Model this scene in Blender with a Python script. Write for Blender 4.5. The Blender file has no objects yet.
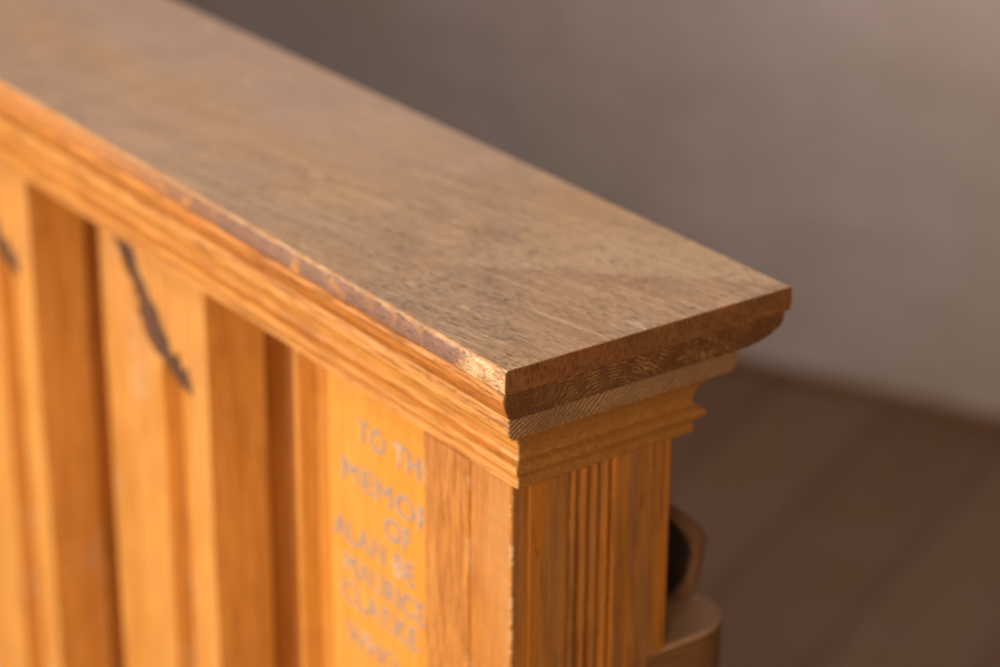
import bpy, bmesh, math, random
from mathutils import Vector, Euler, noise
from mathutils.geometry import tessellate_polygon
R = math.radians
S = bpy.context.scene
C = S.collection
H = 0.95                                   # height of the capping rail above the floor

# ------------------------------------------------------------------ camera
cd = bpy.data.cameras.new('camera'); cam = bpy.data.objects.new('camera', cd); C.objects.link(cam)
S.camera = cam
cam.location = (0.65995424, -0.48626429, 0.37503878 + H)
cam.rotation_euler = Euler((1.15706897, -0.00581399, 0.94085756), 'XYZ')
cd.sensor_width = 36; cd.lens = 2484.67 / 1000 * 36
cd.clip_start = 0.02; cd.clip_end = 60
cd.dof.use_dof = True; cd.dof.focus_distance = 0.892; cd.dof.aperture_fstop = 5.3
cd.dof.aperture_blades = 9
# ------------------------------------------------------------------ light
w = bpy.data.worlds.new('World'); S.world = w; w.use_nodes = True
bg = w.node_tree.nodes['Background']; bg.inputs[0].default_value = (1.0, 0.86, 0.70, 1); bg.inputs[1].default_value = 0.10
def area(name, loc, target, size, power, col, sy=None):
    l = bpy.data.lights.new(name, 'AREA'); l.energy = power; l.color = col; l.size = size
    if sy: l.shape = 'RECTANGLE'; l.size_y = sy
    o = bpy.data.objects.new(name, l); C.objects.link(o); o.location = loc
    o.rotation_euler = (Vector(target) - Vector(loc)).to_track_quat('-Z', 'Y').to_euler()
    return o
area('warm_key_lamp', (-1.25, -1.65, H - 0.22), (-0.25, 0, H - 0.10), 0.5, 41, (1.0, 0.80, 0.56), 0.5)
area('warm_fill', (1.0, -0.95, H + 0.22), (-0.2, 0, H - 0.10), 0.7, 17.5, (1.0, 0.74, 0.46))  # added fill to brighten the upright sides and end face
area('overhead_fill', (-0.25, -0.35, H + 1.15), (-0.35, 0.05, H), 0.8, 19, (1.0, 0.93, 0.87))  # added overhead light to brighten the cap top, not a window
area('wall_wash', (-0.95, 1.24, H + 0.34), (-1.42, 1.56, H - 0.20), 0.45, 6.7, (1.0, 0.90, 0.87))
S.view_settings.view_transform = 'Standard'; S.view_settings.look = 'None'
S.view_settings.exposure = 0.0; S.view_settings.gamma = 1.0

# ------------------------------------------------------------------ node helpers
class NT:
    def __init__(s, name):
        s.m = bpy.data.materials.new(name); s.m.use_nodes = True
        s.t = s.m.node_tree; s.n = s.t.nodes; s.b = s.n['Principled BSDF']
        s.tc = s.n.new('ShaderNodeTexCoord').outputs['Object']
    def put(s, sock, v):
        if isinstance(v, (int, float)): sock.default_value = v
        elif isinstance(v, tuple):
            sock.default_value = v if len(v) == len(sock.default_value) else tuple(v) + (1,)
        else: s.t.links.new(v, sock)
    def math(s, op, a, b=0.0, c=None, clamp=False):
        n = s.n.new('ShaderNodeMath'); n.operation = op; n.use_clamp = clamp
        s.put(n.inputs[0], a); s.put(n.inputs[1], b)
        if c is not None: s.put(n.inputs[2], c)
        return n.outputs[0]
    def mapping(s, scale, rot=(0, 0, 0), loc=(0, 0, 0), src=None):
        n = s.n.new('ShaderNodeMapping'); s.put(n.inputs[0], src or s.tc)
        n.inputs['Scale'].default_value = scale; n.inputs['Rotation'].default_value = rot
        n.inputs['Location'].default_value = loc
        return n.outputs[0]
    def noise(s, vec, scale=1.0, detail=4, rough=0.55, dist=0.0):
        n = s.n.new('ShaderNodeTexNoise'); s.put(n.inputs['Vector'], vec)
        n.inputs['Scale'].default_value = scale; n.inputs['Detail'].default_value = detail
        n.inputs['Roughness'].default_value = rough; n.inputs['Distortion'].default_value = dist
        return n.outputs[0]
    def ramp(s, f, lo, hi, a=0.0, b=1.0, smooth=True):
        n = s.n.new('ShaderNodeMapRange'); n.interpolation_type = 'SMOOTHSTEP' if smooth else 'LINEAR'
        s.put(n.inputs[0], f)
        for i, v in zip((1, 2, 3, 4), (lo, hi, a, b)): s.put(n.inputs[i], v)
        return n.outputs[0]
    def mix(s, f, a, b, mode='MIX'):
        n = s.n.new('ShaderNodeMix'); n.data_type = 'RGBA'; n.blend_type = mode
        s.put(n.inputs[0], f); s.put(n.inputs[6], a); s.put(n.inputs[7], b)
        return n.outputs[2]
    def xyz(s, src=None):
        n = s.n.new('ShaderNodeSeparateXYZ'); s.put(n.inputs[0], src or s.tc); return n.outputs
    def bump(s, h, dist, strength=1.0, prev=None):
        n = s.n.new('ShaderNodeBump'); n.inputs['Distance'].default_value = dist
        n.inputs['Strength'].default_value = strength; s.put(n.inputs['Height'], h)
        if prev: s.put(n.inputs['Normal'], prev)
        return n.outputs[0]

def hexc(r, g, b):
    f = lambda v: ((v / 255 + 0.055) / 1.055) ** 2.4 if v > 10 else v / 255 / 12.92
    return (f(r), f(g), f(b))

def grain(s, axis, tight=1.0, seed=0.0, rot=(0, 0, 0)):
    """coordinates squeezed along the grain"""
    a = 0.045
    sc = {'x': (a, 1, 1), 'y': (1, a, 1), 'z': (1, 1, a)}[axis]
    sc = tuple(v * tight for v in sc)
    base = s.mapping((1, 1, 1), rot) if rot != (0, 0, 0) else s.tc
    return s.mapping(sc, loc=(seed, seed * 1.7, seed * .6), src=base)

def wood(name, axis, base, dark, light, seed=0.0, rough=0.38, coat=0.25, ring=0.5, bumps=0.00025, rot=(0, 0, 0), grime=0.35, finish=None, wear=0.2):
    s = NT(name)
    g = grain(s, axis, 1.0, seed, rot)
    warp = s.noise(g, 26, 3, 0.5)
    bands = s.noise(g, 150, 3, 0.6, 0.6)             # growth rings
    fine = s.noise(g, 900, 3, 0.6)                   # fibres
    mott = s.noise(s.mapping((1, 1, 1), loc=(seed, 0, seed)), 22, 4, 0.6)
    fib = s.noise(grain(s, axis, 1.0, seed + 5, rot), 420, 2, 0.5)
    spots = s.noise(s.mapping((1, 1, 1), loc=(0, seed, 0)), 140, 3, 0.7)
    c = s.mix(s.ramp(warp, 0.33, 0.68), base, light)
    c = s.mix(s.ramp(bands, 0.46, 0.66, 0, ring), c, dark)
    c = s.mix(s.ramp(fine, 0.48, 0.66, 0, 0.6 * ring + .08), c, dark)
    c = s.mix(s.ramp(fine, 0.46, 0.36, 0, 0.3), c, light)
    c = s.mix(s.ramp(fib, 0.56, 0.66, 0, 0.55 * ring + .1), c, dark)
    c = s.mix(s.ramp(fib, 0.42, 0.34, 0, 0.45), c, light)
    c = s.mix(s.ramp(mott, 0.52, 0.78, 0, grime), c, dark)
    st = {'x': (.05, 1, 1), 'y': (1, .05, 1), 'z': (1, 1, .05)}[axis]
    nick = s.noise(s.mapping(st, loc=(seed, 2, seed)), 1050, 3, 0.6)
    zone = s.ramp(s.noise(s.mapping((1, 1, 1), loc=(1, seed, 3)), 38, 3, .6), 0.38, 0.58, 0.35, 1)
    c = s.mix(s.math('MULTIPLY', s.ramp(nick, 0.54, 0.63, 0, wear), zone), c, tuple(v * 0.62 for v in dark))
    c = s.mix(s.ramp(nick, 0.42, 0.36, 0, wear * .6), c, tuple(min(1, v * 1.12 + .03) for v in light))
    c = s.mix(s.ramp(spots, 0.68, 0.82, 0, 0.55), c, tuple(v * 0.35 for v in dark))
    if finish: c = finish(s, c, fine, spots)
    s.put(s.b.inputs['Base Color'], c)
    s.put(s.b.inputs['Roughness'], s.ramp(mott, 0.3, 0.7, rough - 0.08, rough + 0.12))
    s.b.inputs['Coat Weight'].default_value = coat; s.b.inputs['Coat Roughness'].default_value = 0.28
    h = s.math('ADD', s.math('MULTIPLY', fine, 0.7), s.math('MULTIPLY', bands, 0.9))
    h = s.math('SUBTRACT', h, s.math('MULTIPLY', s.ramp(nick, 0.54, 0.63), wear))
    n = s.bump(h, bumps, 1.0)
    n = s.bump(s.noise(s.tc, 45, 3, .5), 0.0012, 0.5, n)
    s.put(s.b.inputs['Normal'], n)
    return s.m

AMB, DAM, LAM = (0.66, 0.28, 0.045), (0.40, 0.135, 0.016), (0.76, 0.36, 0.075)
def bloom(s, c, fine, spots):
    # pale smudges where the varnish has gone cloudy
    b = s.noise(s.mapping((1, 1, 0.55), loc=(2, 6, 1)), 34, 4, .6)
    k = s.noise(s.tc, 120, 3, .6)
    c = s.mix(s.ramp(b, 0.58, 0.72, 0, 0.40), c, (0.66, 0.42, 0.26))
    return s.mix(s.math('MULTIPLY', s.ramp(k, 0.66, 0.72), 0.35), c, (0.75, 0.52, 0.36))
M_front = wood('varnished_pine_lengthwise', 'x', AMB, DAM, LAM, 1.3)
M_upright = wood('varnished_pine_upright', 'z', (0.68, 0.30, 0.06), DAM, (0.76, 0.38, 0.095), 4.1, ring=0.45, finish=bloom)
M_post = wood('varnished_oak_post', 'z', (0.36, 0.135, 0.022), (0.17, 0.052, 0.008), (0.44, 0.20, 0.06), 7.7, ring=0.75, rough=0.42, coat=0.15)
def post_finish(s, c, fine, spots):
    x, y, z = s.xyz()
    b1 = s.noise(s.mapping((1, 1, 0.03), loc=(1, 3, 2)), 75, 3, .55)
    b2 = s.noise(s.mapping((1, 1, 0.05), loc=(7, 1, 2)), 260, 3, .6)
    c = s.mix(s.ramp(b1, 0.44, 0.56), c, (0.44, 0.15, 0.018))
    c = s.mix(s.ramp(b1, 0.44, 0.34, 0, .8), c, (0.26, 0.115, 0.055))
    c = s.mix(s.ramp(b2, 0.55, 0.68, 0, .6), c, (0.13, 0.04, 0.006))
    pit = s.ramp(s.noise(s.mapping((1, 1, .35)), 330, 3, .6), 0.66, 0.72)
    c = s.mix(s.math('MULTIPLY', pit, .7), c, (0.05, 0.015, 0.004))
    a = s.mix(s.ramp(fine, 0.42, 0.66), (0.55, 0.22, 0.036), (0.40, 0.13, 0.018))
    a = s.mix(s.ramp(s.noise(grain(s, 'z', 1, 2), 60, 3, .6), 0.45, 0.65, 0, .6), a, (0.60, 0.29, 0.095))
    ed = s.math('ADD', s.math('ADD', y, 0.0), s.math('MULTIPLY', s.math('SUBTRACT', spots, .5), 0.0012))
    c = s.mix(s.ramp(ed, 0.0187, 0.0182), c, a)  # front face painted lighter amber, its lit look put into the colour
    e = s.math('MULTIPLY', s.ramp(y, 0.0195, 0.0186), s.ramp(x, -0.0212, -0.0203))
    e = s.math('MULTIPLY', e, s.ramp(s.noise(s.tc, 170, 3, .7), 0.48, 0.58))
    return s.mix(s.math('MULTIPLY', e, 0.8), c, (0.74, 0.46, 0.26))
M_post = wood('varnished_oak_post', 'z', (0.30, 0.105, 0.015), (0.15, 0.044, 0.006), (0.42, 0.18, 0.05), 7.7, ring=0.4, rough=0.45, coat=0.06, finish=post_finish)
def stile_finish(s, c, fine, spots):
    x, y, z = s.xyz()
    m = s.math('MULTIPLY', s.ramp(s.math('ADD', x, s.math('MULTIPLY', s.math('SUBTRACT', spots, .5), 0.001)), -0.0482, -0.0476), s.ramp(s.noise(s.tc, 45, 3, .6), 0.5, 0.58))
    c = s.mix(s.math('MULTIPLY', m, 0.6), c, (0.68, 0.46, 0.28))  # worn pale line at the joint, its highlight put into the colour
    return s.mix(s.ramp(fine, 0.50, 0.64, 0, 0.45), c, (0.36, 0.12, 0.02))
M_stile = wood('varnished_pine_stile', 'z', (0.56, 0.215, 0.030), (0.40, 0.12, 0.012), (0.64, 0.28, 0.055), 14.1, ring=0.5, rough=0.5, coat=0.05, wear=0.5, bumps=0.0004, finish=stile_finish)
M_edge = wood('shaded_edge_moulding', 'z', (0.62, 0.25, 0.035), (0.42, 0.14, 0.015), (0.68, 0.30, 0.05), 3.1, ring=0.3, coat=0.05)  # darker than the board: shade of the cove put into the colour
M_hole = wood('hollow_shade', 'z', (0.018, 0.004, 0.002), (0.01, 0.002, 0.001), (0.025, 0.006, 0.003), 3.9, rough=0.9, coat=0)  # near-black colour stands in for the shade inside the bracket
M_board = wood('golden_varnished_board', 'z', (0.78, 0.335, 0.050), (0.62, 0.22, 0.028), (0.82, 0.385, 0.065), 9.2, ring=0.3, grime=0.25)
M_back = wood('dark_backing', 'z', (0.40, 0.13, 0.016), (0.24, 0.07, 0.008), (0.46, 0.17, 0.03), 2.2)  # one darker brown than the uprights throughout
def arm_side_shade(s, c, fine, spots):
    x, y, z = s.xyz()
    return s.mix(s.ramp(z, -0.1606, -0.1616), c, s.mix(s.ramp(fine, .4, .65), (0.22, 0.095, 0.035), (0.12, 0.045, 0.015)))  # sides painted darker than the worn top, shade put into the colour
M_arm = wood('worn_bench_wood', 'y', (0.38, 0.215, 0.125), (0.22, 0.11, 0.05), (0.45, 0.27, 0.17), 5.5, rough=0.5, coat=0.1, ring=0.25, finish=arm_side_shade)
M_bracket = wood('brown_bracket_wood', 'z', (0.15, 0.070, 0.032), (0.08, 0.035, 0.014), (0.19, 0.095, 0.045), 6.5, rough=0.55, coat=0.05)
M_split = wood('grimy_split', 'z', (0.085, 0.034, 0.018), (0.035, 0.013, 0.008), (0.14, 0.060, 0.032), 3.3, rough=0.8, coat=0)

def end_finish(lo):
    # the returned mouldings on the end are coloured browner than the front
    def f(s, c, fine, spots):
        x, y, z = s.xyz()
        m = s.ramp(s.math('ADD', x, y), 0.0022, 0.0036)
        c = s.mix(s.math('MULTIPLY', m, s.ramp(fine, 0.35, 0.65, 0.95, 0.72)), c, lo)
        e = s.ramp(s.math('ABSOLUTE', s.math('ADD', s.math('ADD', x, y), -0.0021)), 0.0011, 0.0004)
        e = s.math('MULTIPLY', e, s.ramp(s.noise(s.tc, 380, 3, .6), 0.46, 0.56))
        e = s.math('MULTIPLY', e, s.ramp(y, 0.05, 0.03))
        return s.mix(s.math('MULTIPLY', e, 0.75), c, (0.72, 0.45, 0.24))
    return f
M_bed = wood('bed_moulding_wood', 'x', AMB, DAM, LAM, 6.1, rough=0.5, coat=0.05, wear=0.42, bumps=0.0004, finish=end_finish((0.27, 0.105, 0.022)))

# capping board: grey-brown worn top, varnished front arris, end grain
def cap_material():
    s = NT('worn_oak_capping')
    x, y, z = s.xyz()
    gr = grain(s, 'x', 1.0, 3.0, (0, 0, R(-10)))
    fine = s.noise(gr, 800, 3, 0.6)
    bands = s.noise(gr, 120, 4, 0.6, 0.8)
    patch = s.noise(s.tc, 11, 4, 0.6, 0.4)
    warpn = s.noise(s.tc, 30, 3, 0.6)
    patch2 = s.noise(s.mapping((0.6, 1, 1), (0, 0, R(-20)), (4, 2, 0)), 26, 4, 0.6, 0.6)
    top = s.mix(s.ramp(patch, 0.40, 0.62), (0.41, 0.235, 0.125), (0.37, 0.235, 0.15))
    top = s.mix(s.ramp(patch2, 0.55, 0.70, 0, 0.65), top, (0.49, 0.29, 0.145))
    top = s.mix(s.ramp(bands, 0.45, 0.7, 0, 0.45), top, (0.25, 0.13, 0.065))
    top = s.mix(s.ramp(fine, 0.48, 0.68, 0, 0.4), top, (0.17, 0.09, 0.045))
    # mauve sheen further from the end, put into the colour
    sheen = s.math('MULTIPLY', s.ramp(x, -0.12, -0.40), s.ramp(s.noise(s.tc, 8, 3, .5), 0.35, 0.6, 0.35, 1))
    top = s.mix(s.math('MULTIPLY', sheen, 0.6), top, (0.39, 0.255, 0.205))
    # honey-coloured worn streak along the middle and pale grey sheen behind it, put into the colour
    yc = s.math('ADD', s.math('ADD', y, -0.058), s.math('MULTIPLY', s.math('SUBTRACT', patch2, 0.5), 0.10))
    st = s.math('MULTIPLY', s.ramp(s.math('ABSOLUTE', yc), 0.032, 0.002), s.ramp(x, -0.10, -0.22))
    top = s.mix(s.math('MULTIPLY', s.math('MULTIPLY', st, s.ramp(patch, 0.35, 0.6, 0.3, 1)), 0.36), top, (0.52, 0.29, 0.13))
    bk = s.math('MULTIPLY', s.ramp(yc, 0.006, 0.03), s.ramp(x, -0.10, -0.30))
    top = s.mix(s.math('MULTIPLY', bk, 0.6), top, (0.40, 0.265, 0.215))
    # figure in the board: paler wedge along the back of the end
    vf = s.math('ADD', s.math('SUBTRACT', y, x), s.math('ADD', -0.140, s.math('MULTIPLY', s.math('SUBTRACT', warpn, 0.5), 0.02)))
    wd = s.math('MULTIPLY', s.ramp(vf, -0.003, 0.005), s.ramp(x, -0.13, -0.06))
    top = s.mix(s.math('MULTIPLY', wd, 0.38), top, (0.54, 0.36, 0.215))
    top = s.mix(s.math('MULTIPLY', s.math('MULTIPLY', s.ramp(vf, -0.022, -0.003), s.ramp(vf, 0.004, -0.001)), s.ramp(x, -0.12, -0.07, 0, 0.30)), top, (0.27, 0.13, 0.075))
    # open pores: short dark dashes
    def dash(rotz, sc, seed, lo, hi):
        v = s.mapping((0.11, 1, 1), src=s.mapping((1, 1, 1), (0, 0, rotz), (seed, seed, 0)))
        return s.ramp(s.noise(v, sc, 2, 0.5), lo, hi)
    wear = s.math('ADD', s.ramp(x, -0.20, -0.03, 0.25, 0.8), s.ramp(patch, .45, .6, 0, .3), clamp=True)
    wear = s.math('MULTIPLY', wear, s.ramp(s.noise(s.tc, 40, 3, .6), 0.36, 0.6, 0.45, 1))
    pores = s.math('MULTIPLY', s.math('MAXIMUM', dash(R(-11), 1700, 0.3, 0.55, 0.62), s.math('MULTIPLY', dash(R(-12), 1000, 2.3, 0.58, 0.66), 0.95)), wear)
    top = s.mix(s.math('MULTIPLY', pores, 0.8), top, (0.075, 0.045, 0.028))
    # pale scuffs and a few scratches
    sc = s.ramp(s.noise(s.mapping((0.25, 1, 1), (0, 0, R(25)), (8, 1, 0)), 160, 2, 0.5), 0.67, 0.74)
    top = s.mix(s.math('MULTIPLY', sc, 0.5), top, (0.62, 0.45, 0.30))
    pale = s.noise(gr, 340, 2, .5)
    top = s.mix(s.ramp(pale, 0.52, 0.70, 0, 0.5), top, (0.54, 0.36, 0.21))
    pale2 = s.noise(s.mapping((0.15, 1, 1), src=s.mapping((1, 1, 1), (0, 0, R(-11)), (5, 5, 0))), 1500, 2, .5)
    top = s.mix(s.math('MULTIPLY', s.ramp(pale2, 0.55, 0.68), 0.35), top, (0.60, 0.42, 0.26))
    # grime near the near corner
    dx = s.math('MULTIPLY', x, x); dy = s.math('MULTIPLY', y, y)
    rr = s.math('SQRT', s.math('ADD', dx, dy))
    gm = s.math('MULTIPLY', s.ramp(rr, 0.030, 0.004), s.ramp(s.noise(s.tc, 420, 3, .7), 0.48, 0.62))
    top = s.mix(s.math('MULTIPLY', gm, 0.7), top, (0.10, 0.075, 0.055))
    # front arris and front edge
    n1 = s.noise(s.tc, 60, 4, 0.6); n2 = s.noise(s.mapping((0.3, 1, 1)), 420, 3, 0.6)
    xf = s.math('ADD', x, s.math('MULTIPLY', s.math('SUBTRACT', n2, 0.5), 0.03))
    mauve = s.mix(s.ramp(n2, 0.35, 0.65), (0.16, 0.074, 0.055), (0.23, 0.10, 0.062))
    orange = s.mix(s.ramp(n2, 0.40, 0.7, 0, .8), (0.56, 0.22, 0.045), (0.33, 0.12, 0.035))
    fe = s.mix(s.math('MULTIPLY', s.ramp(xf, -0.36, -0.19), s.ramp(n1, 0.30, 0.48)), orange, mauve)
    zz = s.math('ADD', z, s.math('MULTIPLY', s.math('SUBTRACT', n2, 0.5), 0.006))
    fe = s.mix(s.ramp(s.math('ADD', xf, s.math('MULTIPLY', z, -0.6)), -0.026, -0.020), fe, s.mix(s.ramp(n2, 0.42, 0.60), (0.66, 0.46, 0.27), (0.48, 0.23, 0.085)))
    fe = s.mix(s.math('MULTIPLY', s.ramp(zz, -0.0022, -0.0012), s.ramp(n1, 0.34, 0.60, 0.35, 1)), fe, s.mix(s.ramp(n2, 0.42, .60, 0, .8), (0.52, 0.33, 0.17), (0.42, 0.19, 0.07)))
    spk = s.math('MULTIPLY', s.ramp(s.noise(s.mapping((.5, 1, 1)), 700, 2, .6), 0.60, 0.66), s.ramp(x, -0.05, -0.02))
    fe = s.mix(s.math('MULTIPLY', spk, .8), fe, (0.10, 0.07, 0.05))
    edge = s.math('ADD', y, s.math('MULTIPLY', s.math('SUBTRACT', n2, 0.5), 0.0010))
    col = s.mix(s.ramp(edge, 0.0013, 0.0008), top, fe)
    # end grain
    v = s.mapping((1, 1, 0.16)); eg = s.noise(v, 1500, 3, 0.6)
    eg2 = s.noise(s.mapping((1, .35, 1)), 260, 3, .6, .4)
    en = s.mix(s.ramp(eg, 0.42, 0.62), (0.25, 0.092, 0.025), (0.12, 0.04, 0.010))
    en = s.mix(s.ramp(eg2, 0.45, 0.7, 0, 0.6), en, (0.30, 0.125, 0.04))
    dots = s.ramp(s.noise(s.mapping((1, 1, 0.5)), 1900, 1, .5), 0.66, 0.72)
    en = s.mix(dots, en, (0.04, 0.015, 0.006))
    isend = s.ramp(s.math('ADD', x, s.math('MULTIPLY', s.math('SUBTRACT', eg, 0.5), 0.0006)), -0.0004, -0.0002)
    col = s.mix(isend, col, en)
    s.put(s.b.inputs['Base Color'], col)
    s.put(s.b.inputs['Roughness'], s.ramp(patch, 0.35, 0.65, 0.40, 0.58))
    h = s.math('SUBTRACT', s.math('MULTIPLY', fine, 0.5), s.math('MULTIPLY', pores, 1.0))
    h = s.math('ADD', h, s.math('MULTIPLY', bands, 0.5))
    n = s.bump(h, 0.00028)
    n = s.bump(s.noise(s.tc, 30, 3, .5), 0.0015, 0.5, n)
    s.put(s.b.inputs['Normal'], n)
    s.b.inputs['Coat Weight'].default_value = 0.12; s.b.inputs['Coat Roughness'].default_value = 0.4
    return s.m
M_cap = cap_material()

def cut_end(name, kind, seed, front_base=AMB, back_x=-0.0012):
    """lengthwise wood whose sawn end (x near the end face) shows rings"""
    def f(s, c, fine, spots):
        x, y, z = s.xyz()
        if kind == 'rings':
            # arcs of growth rings, centre below the strip
            yy = s.math('ADD', y, s.math('MULTIPLY', s.noise(s.tc, 90, 3, .6), 0.022))
            a = s.math('SUBTRACT', yy, 0.062); b = s.math('MULTIPLY', s.math('ADD', z, 0.030), 1.5)
            d = s.math('SQRT', s.math('ADD', s.math('MULTIPLY', a, a), s.math('MULTIPLY', b, b)))
            wv = s.math('SINE', s.math('MULTIPLY', d, 2900.0))
            wv = s.ramp(wv, -0.5, 0.9)
            amt = s.ramp(s.noise(s.mapping((1, 1, 1), loc=(3, 3, 3)), 90, 3, .6), 0.40, 0.60, 0.1, 0.9)
            amt = s.math('MULTIPLY', amt, s.math('MULTIPLY', s.ramp(y, 0.010, 0.040, 0.25, 1), s.ramp(y, 0.130, 0.095, 0.4, 1)))
            amt = s.math('ADD', amt, s.ramp(s.noise(s.tc, 420, 3, .7), 0.45, 0.6, -0.12, 0.18), clamp=True)
            e = s.mix(s.math('MULTIPLY', wv, amt), (0.13, 0.045, 0.011), (0.37, 0.175, 0.065))
            e = s.mix(s.ramp(z, -0.0155, -0.021, 0, 0.25), e, (0.10, 0.035, 0.01))
        else:
            q = s.math('ADD', s.math('MULTIPLY', y, 0.75), s.math('MULTIPLY', z, -1.0))
            q = s.math('ADD', q, s.math('MULTIPLY', s.noise(s.tc, 70, 2, .5), 0.006))
            wv = s.ramp(s.math('SINE', s.math('MULTIPLY', q, 3000.0)), -0.6, 0.8)
            amt = s.ramp(s.noise(s.tc, 60, 3, .6), 0.35, 0.65, 0.25, 0.9)
            e = s.mix(s.math('MULTIPLY', wv, amt), (0.21, 0.10, 0.042), (0.44, 0.26, 0.14))
        sp = s.ramp(s.noise(s.mapping((1, 1, 1)), 900, 2, .6), 0.58, 0.68)
        e = s.mix(s.math('MULTIPLY', sp, 0.5), e, (0.09, 0.035, 0.012))
        return s.mix(s.ramp(x, back_x - 0.0004, back_x), c, e)
    return wood(name, 'x', front_base, DAM, LAM if kind != 'rings' else (0.66, 0.27, 0.045), seed, ring=0.9, rough=0.5, coat=0.04, wear=0.75 if kind == 'rings' else 0.5, bumps=0.0004, finish=f)
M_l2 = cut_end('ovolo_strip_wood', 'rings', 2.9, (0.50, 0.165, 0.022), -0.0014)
M_l3 = cut_end('fillet_strip_wood', 'diag', 8.3, AMB, -0.0042)

def paint_material():
    s = NT('faded_lettering_paint')
    g = grain(s, 'z', 1.0, 9.2)
    n = s.noise(s.tc, 260, 4, 0.65); n2 = s.noise(g, 300, 3, 0.6)
    m = s.math('ADD', n, s.math('MULTIPLY', s.math('SUBTRACT', n2, .5), .8))
    c = s.mix(s.ramp(m, 0.50, 0.70), (0.36, 0.295, 0.285), (0.62, 0.33, 0.12))
    c = s.mix(s.ramp(s.noise(s.tc, 55, 2, .5), 0.58, 0.72), c, (0.55, 0.45, 0.38))
    s.put(s.b.inputs['Base Color'], c); s.b.inputs['Roughness'].default_value = 0.5
    return s.m
M_paint = paint_material()

def plaster():
    s = NT('limewashed_plaster')
    a = s.noise(s.tc, 1.6, 4, 0.55, 0.5); b = s.noise(s.tc, 6, 5, 0.6); d = s.noise(s.tc, 40, 4, .6)
    c = s.mix(s.ramp(a, 0.38, 0.62), (0.43, 0.355, 0.315), (0.48, 0.395, 0.37))
    c = s.mix(s.ramp(b, 0.4, 0.7, 0, 0.5), c, (0.38, 0.31, 0.255))
    s.put(s.b.inputs['Base Color'], c); s.b.inputs['Roughness'].default_value = 0.85
    s.put(s.b.inputs['Normal'], s.bump(s.math('ADD', b, s.math('MULTIPLY', d, .3)), 0.01))
    return s.m
def floor_mat():
    s = NT('old_floorboards')
    x, y, z = s.xyz()
    idx = s.math('FLOOR', s.math('DIVIDE', s.math('ADD', x, -0.063), 0.155))
    wn = s.n.new('ShaderNodeTexWhiteNoise'); wn.noise_dimensions = '1D'; s.put(wn.inputs['W'], idx)
    r = wn.outputs[0]
    fr = s.math('FRACT', s.math('DIVIDE', s.math('ADD', x, -0.063), 0.155))
    gap = s.math('ADD', s.ramp(fr, 0.09, 0.0), s.ramp(fr, 0.93, 1.0))
    cx = s.n.new('ShaderNodeCombineXYZ'); s.put(cx.inputs[0], x); s.put(cx.inputs[1], s.math('MULTIPLY', y, .12)); s.put(cx.inputs[2], s.math('MULTIPLY', r, 9.0))
    g = s.noise(cx.outputs[0], 60, 4, .6); g2 = s.noise(s.tc, 7, 4, .6)
    c = s.mix(s.ramp(r, 0.2, 0.8), (0.100, 0.048, 0.020), (0.125, 0.066, 0.032))
    c = s.mix(s.ramp(g, .4, .7, 0, .6), c, (0.085, 0.04, 0.02))
    c = s.mix(s.ramp(g2, .4, .65, 0, .5), c, (0.112, 0.068, 0.038))
    c = s.mix(s.math('MULTIPLY', gap, 0.75), c, (0.06, 0.03, 0.012))
    s.put(s.b.inputs['Base Color'], c); s.b.inputs['Roughness'].default_value = 0.6
    s.put(s.b.inputs['Normal'], s.bump(s.math('MULTIPLY', gap, -1.0), 0.003))
    return s.m
M_wall, M_floor = plaster(), floor_mat()
M_skirt = wood('stained_skirting', 'x', (0.17, 0.075, 0.04), (0.10, 0.042, 0.02), (0.20, 0.10, 0.055), 1.0)

# ------------------------------------------------------------------ mesh helpers
def mesh_obj(name, verts, faces, mat, parent=None, loc=(0, 0, 0), smooth=False, bevel=0.0):
    me = bpy.data.meshes.new(name); me.from_pydata([tuple(v) for v in verts], [], faces); me.update()
    bm = bmesh.new(); bm.from_mesh(me); bmesh.ops.recalc_face_normals(bm, faces=bm.faces); bm.to_mesh(me); bm.free()
    me.materials.append(mat)
    if smooth:
        me.shade_smooth()
        me.set_sharp_from_angle(angle=R(32))
    o = bpy.data.objects.new(name, me); C.objects.link(o); o.location = loc; o.parent = parent
    if bevel:
        b = o.modifiers.new('bevel', 'BEVEL'); b.width = bevel; b.segments = 2; b.limit_method = 'ANGLE'; b.harden_normals = False
    return o
def tag(o, label=None, cat=None, kind=None, group=None):
    if label: o['label'] = label
    if cat: o['category'] = cat
    if kind: o['kind'] = kind
    if group: o['group'] = group
    return o
def empty(name, loc):
    o = bpy.data.objects.new(name, None); C.objects.link(o); o.location = loc; o.empty_display_size = .05
    return o
def nz(x, y=0.0, z=0.0, s=1.0): return noise.noise(Vector((x * s, y * s, z * s)))

def loft(rings, closed=True, caps=True):
    """rings: lists of equal length -> verts, faces"""
    n = len(rings[0]); V = [p for r in rings for p in r]; F = []
    for i in range(len(rings) - 1):
        for j in range(n if closed else n - 1):
            k = (j + 1) % n
            F.append((i * n + j, i * n + k, (i + 1) * n + k, (i + 1) * n + j))
    if caps and closed:
        F.append(tuple(range(n))[::-1]); F.append(tuple((len(rings) - 1) * n + j for j in range(n)))
    return V, F
def xs_steps(x0, x1, fine_from=-0.30):
    out = [x0]
    while out[-1] < fine_from: out.append(out[-1] + 0.006)
    while out[-1] < x1 - 0.0016: out.append(out[-1] + 0.0012)
    return out
X0 = -3.10                                   # the rail runs on out of the picture
W = 0.140                                    # width of the capping
T = 0.0100                                   # its thickness

pew = empty('church_pew', (0, 0, 0))
tag(pew, 'varnished pine pew back with worn capping rail, moulded edge and fluted end post', 'pew')
P = dict(parent=pew, loc=(0, 0, H))

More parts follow.
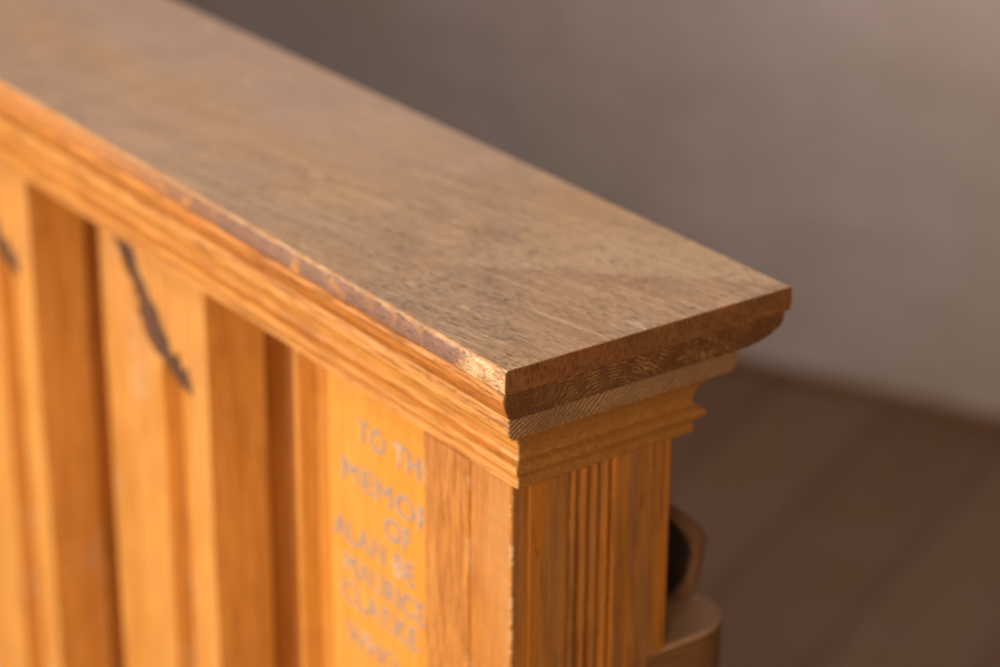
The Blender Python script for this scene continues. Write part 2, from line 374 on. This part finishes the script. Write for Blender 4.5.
# ---- capping board
def cap_board():
    ys = [W * i / 120 for i in range(121)]
    def ring(x, last=False):
        near = math.exp(-((x + 0.0) / 0.03) ** 2)
        c = 0.00045 + 0.0003 * nz(x, 3, 0, 90) + 0.0006 * max(0, nz(x, 9, 0, 30)) + near * (0.0006 + 0.0009 * nz(x, 1, 0, 260) + 0.0006 * nz(x, 6, 0, 700))
        c = max(0.0003, c)
        cb = 0.0014
        pts = [(0.0, -T + 0.0006), (0.0, -c * 1.3), (c * 0.35, -c * 0.45), (c, 0)]
        top = [y for y in ys if c + 0.0006 < y < W - cb - 0.0006]
        # keep a constant count
        m = 118
        for i in range(m):
            y = c + (W - cb - c) * (i + 1) / (m + 1)
            pts.append((y, 0.00010 * nz(x, y, 0, 70) * (0 if last else 1)))
        pts += [(W - cb, 0), (W - cb * .35, -cb * .3), (W, -cb), (W, -T + 0.002), (W - 0.0008, -T), (0.0006, -T)]
        if last:
            q = []
            for (y, z) in pts:
                if z > -0.003:
                    j = 0.0003 + 0.00028 * abs(nz(y, 5, 0, 700)) + 0.0003 * max(0, nz(y, 2, 0, 150))
                    z = z - j
                q.append((min(W - .0002, max(0.0003 + .0002 * nz(z, 7, 7, 900), y)), z))
            pts = q
        return [(x, y, z) for y, z in pts]
    xs = xs_steps(X0, -0.0012) + [-0.0006]
    rings = [ring(x) for x in xs] + [ring(0.0, True)]
    V, F = loft(rings)
    return mesh_obj('capping_board', V, F, M_cap, smooth=True, **P)
cap_board()

# ---- strips beneath the cap, sawn square at the end
def strip(name, prof, xend, mat, jitter=0.0002):
    rings = []
    for x in xs_steps(X0, xend - 0.0008) + [xend - 0.0004, xend]:
        k = 0.0003 if x == xend else 0
        cy = sum(p[0] for p in prof) / len(prof); cz = sum(p[1] for p in prof) / len(prof)
        r = []
        for y, z in prof:
            yy = y + (k if y < cy else -k); zz = z + (k * .6 if z < cz else -k * .6)
            r.append((x, yy + jitter * nz(x, y, z, 60), zz + jitter * .5 * nz(x, y, z + 4, 45)))
        rings.append(r)
    V, F = loft(rings)
    return mesh_obj(name, V, F, mat, smooth=True, **P)
def arc(cx, cz, r, a0, a1, n=10, ry=None):
    return [(cx + r * math.cos(R(a0 + (a1 - a0) * i / n)), cz + (ry or r) * math.sin(R(a0 + (a1 - a0) * i / n))) for i in range(n + 1)]
# layer 2: small ovolo to the front, big ovolo to the back  (y, z)
f2 = [(0.0008, -T - 0.0003)] + [(0.0003, -0.0112), (0.0, -0.0125), (0.0003, -0.0140), (0.0008, -0.0162), (0.0016, -0.0186), (0.0026, -0.0205), (0.0034, -0.0212)]
b2 = [(0.110, -0.0212)] + arc(0.1150, -0.0120, 0.0222, -80, 5, 16, 0.0092) + [(0.1368, -T - 0.0003)]
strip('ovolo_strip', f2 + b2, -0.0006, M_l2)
f3 = [(0.0048, -0.0216), (0.0044, -0.0225), (0.0044, -0.0290), (0.0058, -0.0306)]
b3 = [(0.1100, -0.0309)] + arc(0.1108, -0.0268, 0.0050, -80, 0, 6, 0.0042) + [(0.1158, -0.0216)]
strip('fillet_strip', f3 + b3, -0.0034, M_l3)

# ---- bed moulding, mitred round the end   (inset, z)
bed = [(0.0062, -0.0310), (0.0066, -0.0322)]
bed += [(0.0068 + 0.0098 * (0.75 * math.sin(R(9 * i)) + 0.25 * i / 10), -0.0322 - 0.0128 * (0.75 * (1 - math.cos(R(9 * i))) + 0.25 * i / 10)) for i in range(1, 11)]
bed += [(0.0160, -0.0470)] + [(0.0158 - 0.0030 * math.sin(R(170 * i / 10)), -0.0474 - 0.0058 * (1 - math.cos(R(180 * i / 10))) / 2) for i in range(1, 11)]
bed += [(0.0162, -0.0540), (0.0166, -0.0548), (0.0160, -0.0553), (0.0158, -0.0588), (0.0172, -0.0600), (0.0225, -0.0602)]
def bed_moulding():
    rows = []
    for d, z in bed:
        xe = -(d - 0.0015); yf = d + (0.0008 if d > .01 else 0); yb = 0.1180 - (d - 0.004) * 1.15
        row = []
        for x in xs_steps(X0, xe - 0.0009): row.append((x, yf + 0.00022 * nz(x, 0, z, 50), z + 0.00012 * nz(x, 4, z, 60)))
        c = 0.0004
        row += [(xe - c * 1.1, yf + 0.00005, z), (xe - 0.00025, yf + 0.00025, z), (xe, yf + c * 1.1, z)]
        n = 70
        for i in range(1, n):
            y = yf + c + (yb - yf - 2 * c) * i / n
            row.append((xe + 0.00020 * nz(5, y, z, 60), y, z + 0.00012 * nz(9, y, z, 60)))
        row += [(xe, yb - c, z), (xe - c, yb, z)]
        for i in range(1, 9): row.append((xe + (X0 - xe) * i / 8, yb, z))
        rows.append(row)
    m = min(len(r) for r in rows)
    base = max(rows, key=len)
    # equalise the front run: rows differ by a vertex or two there
    out = []
    for r in rows:
        r = list(r)
        k = len(r) - m
        if k: r = [r[0]] + r[1 + k:]
        out.append(r)
    V, F = loft(out, closed=False, caps=False)
    # lid and soffit closing faces
    n = m
    F.append(tuple(range(n))); F.append(tuple((len(out) - 1) * n + j for j in range(n))[::-1])
    return mesh_obj('bed_moulding', V, F, M_bed, smooth=True, **P)
bed_moulding()

def vprism(name, prof, z0, z1, mat, bevel=0.0, parent=None, wob=0.0, seg=24, smooth=True):
    rings = []
    zz = [z1 + (z0 - z1) * i / seg for i in range(seg + 1)]
    if wob: zz = [z1 - .0016 * i for i in range(120) if z1 - .0016 * i > z0 + .02] + [z for z in zz if z < z1 - .195] + ([z0] if z1 - z0 < .195 else [])
    for z in zz:
        rings.append([(x + wob * nz(x * 9, y * 9, z * 14 + 3) + wob * .7 * nz(x * 200, y * 200, z * 260), y + wob * nz(x * 9 + 5, y * 9, z * 14) + wob * .7 * nz(x * 200, y * 200, z * 260 + 40), z) for x, y in prof])
    V, F = loft(rings)
    return mesh_obj(name, V, F, mat, parent or pew, (0, 0, H) if not parent else (0, 0, 0), smooth, bevel)

# ---- end post with sunk reeding
XE = -0.0195
yA, yB = 0.0460, 0.0680
post = [(XE - .0271, 0.0178), (XE - 0.0006, 0.0178), (XE, 0.0184), (XE, 0.0252), (XE - .0005, 0.0258), (XE - .0005, 0.0264), (XE, 0.0270), (XE, yA - .0008), (XE - .0008, yA),
        (XE - .0042, yA), (XE - .0042, yB), (XE - .0008, yB), (XE, yB + .0008), (XE, 0.0880), (XE - .0006, 0.0886), (XE - .0008, 0.0975), (XE - .0022, 0.0992), (XE - .0271, 0.0992)]
p = vprism('end_post', post, -H, -0.0598, M_post, wob=0.0002, seg=90)
tag(p, 'square end post, darker brown than the front')
reeds = [(XE - .0040, yA + .0002)]
nre = 4; wr = (yB - yA - .0004) / nre
for k in range(nre):
    c = yA + .0002 + wr * (k + .5)
    for i in range(9):
        a = R(180 - 180 * i / 8)
        reeds.append((XE - .0041 + 0.0041 * math.sin(a) ** 0.7, c + (wr / 2 - .0006) * math.cos(a)))
reeds.append((XE - .0040, yB - .0002))
vprism('reeded_strip', reeds, -H + .003, -0.0599, M_post, parent=p, wob=0.00025, seg=90)

stile = [(-0.0779, 0.0174), (-0.0774, 0.0169), (-0.0472, 0.0169), (-0.0467, 0.0174), (-0.0467, 0.0900), (-0.0779, 0.0900)]
vprism('end_stile', stile, -H, -0.0598, M_stile, wob=0.0002, seg=60)

# ---- moulded uprights along the back
def prism_y(poly, y0, y1, holes=()):
    """polygon (x,z) with holes extruded in y"""
    loops = [[Vector((x, 0, z)) for x, z in poly]] + [[Vector((x, 0, z)) for x, z in h] for h in holes]
    tris = tessellate_polygon(loops)
    flat = [v for l in loops for v in l]; n = len(flat)
    V = [(v.x, y0, v.z) for v in flat] + [(v.x, y1, v.z) for v in flat]
    F = [tuple(t) for t in tris] + [tuple(i + n for i in t)[::-1] for t in tris]
    o = 0
    for l in loops:
        m = len(l)
        for j in range(m): F.append((o + j, o + (j + 1) % m, o + n + (j + 1) % m, o + n + j))
        o += m
    return V, F
ZT, ZB = -0.0603, -H
YS = 0.0245
def upright(xr, seed):
    """one moulded upright with a split running into the groove; xr = its right edge"""
    xl = xr - 0.1025
    u = vprism('upright', [(xl, YS + .0095), (xr, YS + .0095), (xr, 0.0560), (xr - .002, 0.0580), (xl, 0.0580)], ZB, ZT, M_upright, seg=4)
    gl, gr, gz = xr - 0.0430, xr - 0.0190, -0.1190
    c = [(-.0930, -.0603), (-.0890, -.0655), (-.0850, -.0700), (-.0800, -.0775), (-.0745, -.0830), (-.0700, -.0860), (-.0690, -.0905), (-.0650, -.0945), (-.0655, -.1010), (-.0625, -.1040), (-.0600, -.1090), (-.0560, -.1130), (-.0500, -.1165), (-.0470, -.1150), (-.0430, -.1185)]
    d = [(-.0190, -.1265), (-.0150, -.1250), (-.0162, -.1195), (-.0185, -.1160), (-.0178, -.1120), (-.0215, -.1140), (-.0245, -.1150), (-.0262, -.1100), (-.0285, -.1062), (-.0312, -.1105), (-.0345, -.1100), (-.0372, -.1035), (-.0430, -.0985), (-.0470, -.0910), (-.0525, -.0890), (-.0575, -.0825), (-.0640, -.0770), (-.0660, -.0705), (-.0705, -.0655), (-.0755, -.0603)]
    left = [(xl + .0004, ZT), ] + [(xr + a, b) for a, b in c] + [(gl, ZB), (xl + .0004, ZB)]
    right = [(gr, ZB)] + [(xr + a, b) for a, b in d] + [(xr - .0004, ZT), (xr - .0004, ZB)]
    V, F = prism_y(left, YS, YS + .0096)
    V2, F2 = prism_y(right, YS + .0006, YS + .0096)
    n = len(V)
    mesh_obj('face_moulding', V + V2, F + [tuple(i + n for i in f) for f in F2], M_upright, u, bevel=0.0006)
    # the sloping bed of the groove
    V, F = loft([[(gl + .0003, YS + .0085, z), (gr - .0003, YS + .0040, z), (gr - .0003, YS + .0100, z), (gl + .0003, YS + .0100, z)] for z in (gz - .006, ZB + .001)])
    mesh_obj('groove_bed', V, F, M_upright, u)
    sp = [(xr + a, b) for a, b in c[:-1]] + [(xr - .030, -.1240)] + [(xr + a, b) for a, b in d]
    V, F = prism_y([(x, min(z, ZT - .001)) for x, z in sp], YS + .0018, YS + .0097)
    o = mesh_obj('split', V, F, M_split, u)
    tag(o, 'dark wavy split in the upright')
    return u
u0 = upright(-0.2680, 1)
def copy_tree(o, dx):
    c = o.copy(); C.objects.link(c); c.location.x += dx
    for ch in o.children:
        k = ch.copy(); C.objects.link(k); k.parent = c
    return c
for i in range(1, 15): copy_tree(u0, -0.183 * i)

# ---- inscription board: third upright, rebated left edge
bx0, bx1 = -0.1905, -0.0790
bz = bx0 + 0.0284
brd = [(bz, YS + .0006), (bz + .0006, YS), (bx1, YS), (bx1, 0.0580), (bz, 0.0580)]
ib = vprism('inscription_board', brd, ZB, ZT, M_board, seg=40, wob=0.0001)
tag(ib, 'golden orange board with faded grey lettering')
edge = [(bx0, YS + .0008), (bx0 + .0006, YS + .0002), (bx0 + .0040, YS + .0002), (bx0 + .0046, YS + .0010), (bx0 + .0080, YS + .0072)]
edge += [(bx0 + .0080 + .0202 * i / 8, YS + .0072 - .0064 * (i / 8) ** 1.6) for i in range(1, 9)] + [(bz - .0002, 0.0579), (bx0, 0.0579)]
vprism('edge_moulding', edge, ZB, ZT, M_edge, parent=ib, seg=12)
words = [('TO THE', -0.1390, -0.0900, 1.0), ('MEMORY', -0.1520, -0.1125, 1.26), ('OF', -0.1190, -0.1275, 1.0), ('ALAN BE', -0.1590, -0.1425, 1.0),
         ('MAURICE', -0.1515, -0.1585, 0.93), ('CLARKE', -0.1545, -0.1730, 1.05), ('WHO', -0.1500, -0.1930, 1.0)]
V, F = [], []
for txt, tx, tz, wd in words:
    cu = bpy.data.curves.new('text', 'FONT'); cu.body = txt; cu.size = 0.0150; cu.extrude = 0.00015; cu.offset = 0.0; cu.space_character = 1.08
    to = bpy.data.objects.new('text', cu); C.objects.link(to)
    dg = bpy.context.evaluated_depsgraph_get(); me = bpy.data.meshes.new_from_object(to.evaluated_get(dg))
    for ox, oz, oy in ((0, 0, 0), (0.00045, 0.0001, 0.00005), (0.0001, 0.0005, 0.00010)):     # three strokes laid side by side: a heavier brush
        n = len(V)
        for pz in me.polygons:
            cx = sum(me.vertices[i].co.x for i in pz.vertices) / len(pz.vertices)
            if tx + cx * wd > bx1 - .001: continue
            F.append(tuple(i + n for i in pz.vertices))
        V += [(tx + ox + v.co.x * wd, YS - .00015 - oy - v.co.z, tz + oz + v.co.y) for v in me.vertices]
    bpy.data.objects.remove(to); bpy.data.curves.remove(cu); bpy.data.meshes.remove(me)
mesh_obj('lettering', V, F, M_paint, ib)

# ---- boarding behind the uprights
V, F = prism_y([(X0, ZT), (-.05, ZT), (-.05, ZB), (X0, ZB)], 0.0585, 0.0780)
mesh_obj('backing_panel', V, F, M_back, **P)

# ---- arm behind the post, with a hollowed scroll bracket
def arm():
    zt = -0.160
    out = [(-0.0200, 0.0850)] + [(-0.0200, 0.118)]
    out += [(-0.0400 + 0.0200 * math.cos(R(a)), 0.1190 + 0.0215 * math.sin(R(a))) for a in range(5, 180, 10)]
    out += [(-0.0600, 0.118), (-0.0600, 0.0850)]
    a = vprism('arm_rest', out, zt - .032, zt, M_arm, bevel=0.0012, seg=2)
    # scroll bracket standing on the arm: profile in (y,z), thickness in x
    outer = [(0.0985, zt + .0005), (0.1340, zt + .0005), (0.1375, zt + .003), (0.1392, zt + .009), (0.1405, zt + .016), (0.1420, zt + .022), (0.1420, zt + .027), (0.1395, zt + .032), (0.1350, zt + .037), (0.1290, zt + .043), (0.1210, zt + .050), (0.1110, zt + .058), (0.0985, zt + .067)]
    inner = [(0.1000, zt + .0045), (0.1270, zt + .0045), (0.1320, zt + .008), (0.1340, zt + .014), (0.1352, zt + .020), (0.1340, zt + .026), (0.1290, zt + .0335), (0.1210, zt + .0425), (0.1110, zt + .051), (0.1000, zt + .060)]
    def prism_x(poly, x0, x1, holes=()):
        V, F = prism_y(poly, x0, x1, holes)
        return [(y, x, z) for x, y, z in V], F
    V, F = prism_x(outer, -0.0500, -0.0455, [inner])
    sb = mesh_obj('scroll_bracket', V, F, M_bracket, a, smooth=False, bevel=0.0012)
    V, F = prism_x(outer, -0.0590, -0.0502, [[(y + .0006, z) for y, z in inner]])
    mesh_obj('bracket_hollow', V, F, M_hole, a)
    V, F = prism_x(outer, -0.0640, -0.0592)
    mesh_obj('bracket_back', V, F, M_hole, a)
    # leg panel of the bench end below the arm
    V, F = prism_x([(0.0993, zt - .0325), (0.1300, zt - .0325), (0.1280, zt - .20), (0.1180, -.93), (0.0993, -.93)], -0.0560, -0.0240)
    mesh_obj('bench_end', V, F, M_arm, parent=pew, loc=(0, 0, H), bevel=0.002)
    return a
arm()

# ------------------------------------------------------------------ setting
ang = math.atan2(0.143, 0.319)
def plate(name, pts, mat, loc, rz):
    o = mesh_obj(name, pts[0], pts[1], mat); o.location = loc; o.rotation_euler = (0, 0, rz); tag(o, kind='structure'); return o
def boxvf(x0, x1, y0, y1, z0, z1):
    V = [(x, y, z) for x in (x0, x1) for y in (y0, y1) for z in (z0, z1)]
    return V, [(0, 1, 3, 2), (4, 6, 7, 5), (0, 4, 5, 1), (2, 3, 7, 6), (0, 2, 6, 4), (1, 5, 7, 3)]
plate('wall', boxvf(-4, 4, 0.0, 0.25, -0.05, 3.2), M_wall, (-1.513, 1.491, 0), ang)
plate('floor', boxvf(-4, 4, -5, 0.02, -0.06, 0.0), M_floor, (-1.513, 1.491, 0), ang)
plate('skirting', boxvf(-4, 4, -0.010, -0.0005, 0.0005, 0.014), M_skirt, (-1.513, 1.491, 0), ang)

# ------------------------------------------------------------------ render
S.render.engine = 'CYCLES'
S.cycles.max_bounces = 8
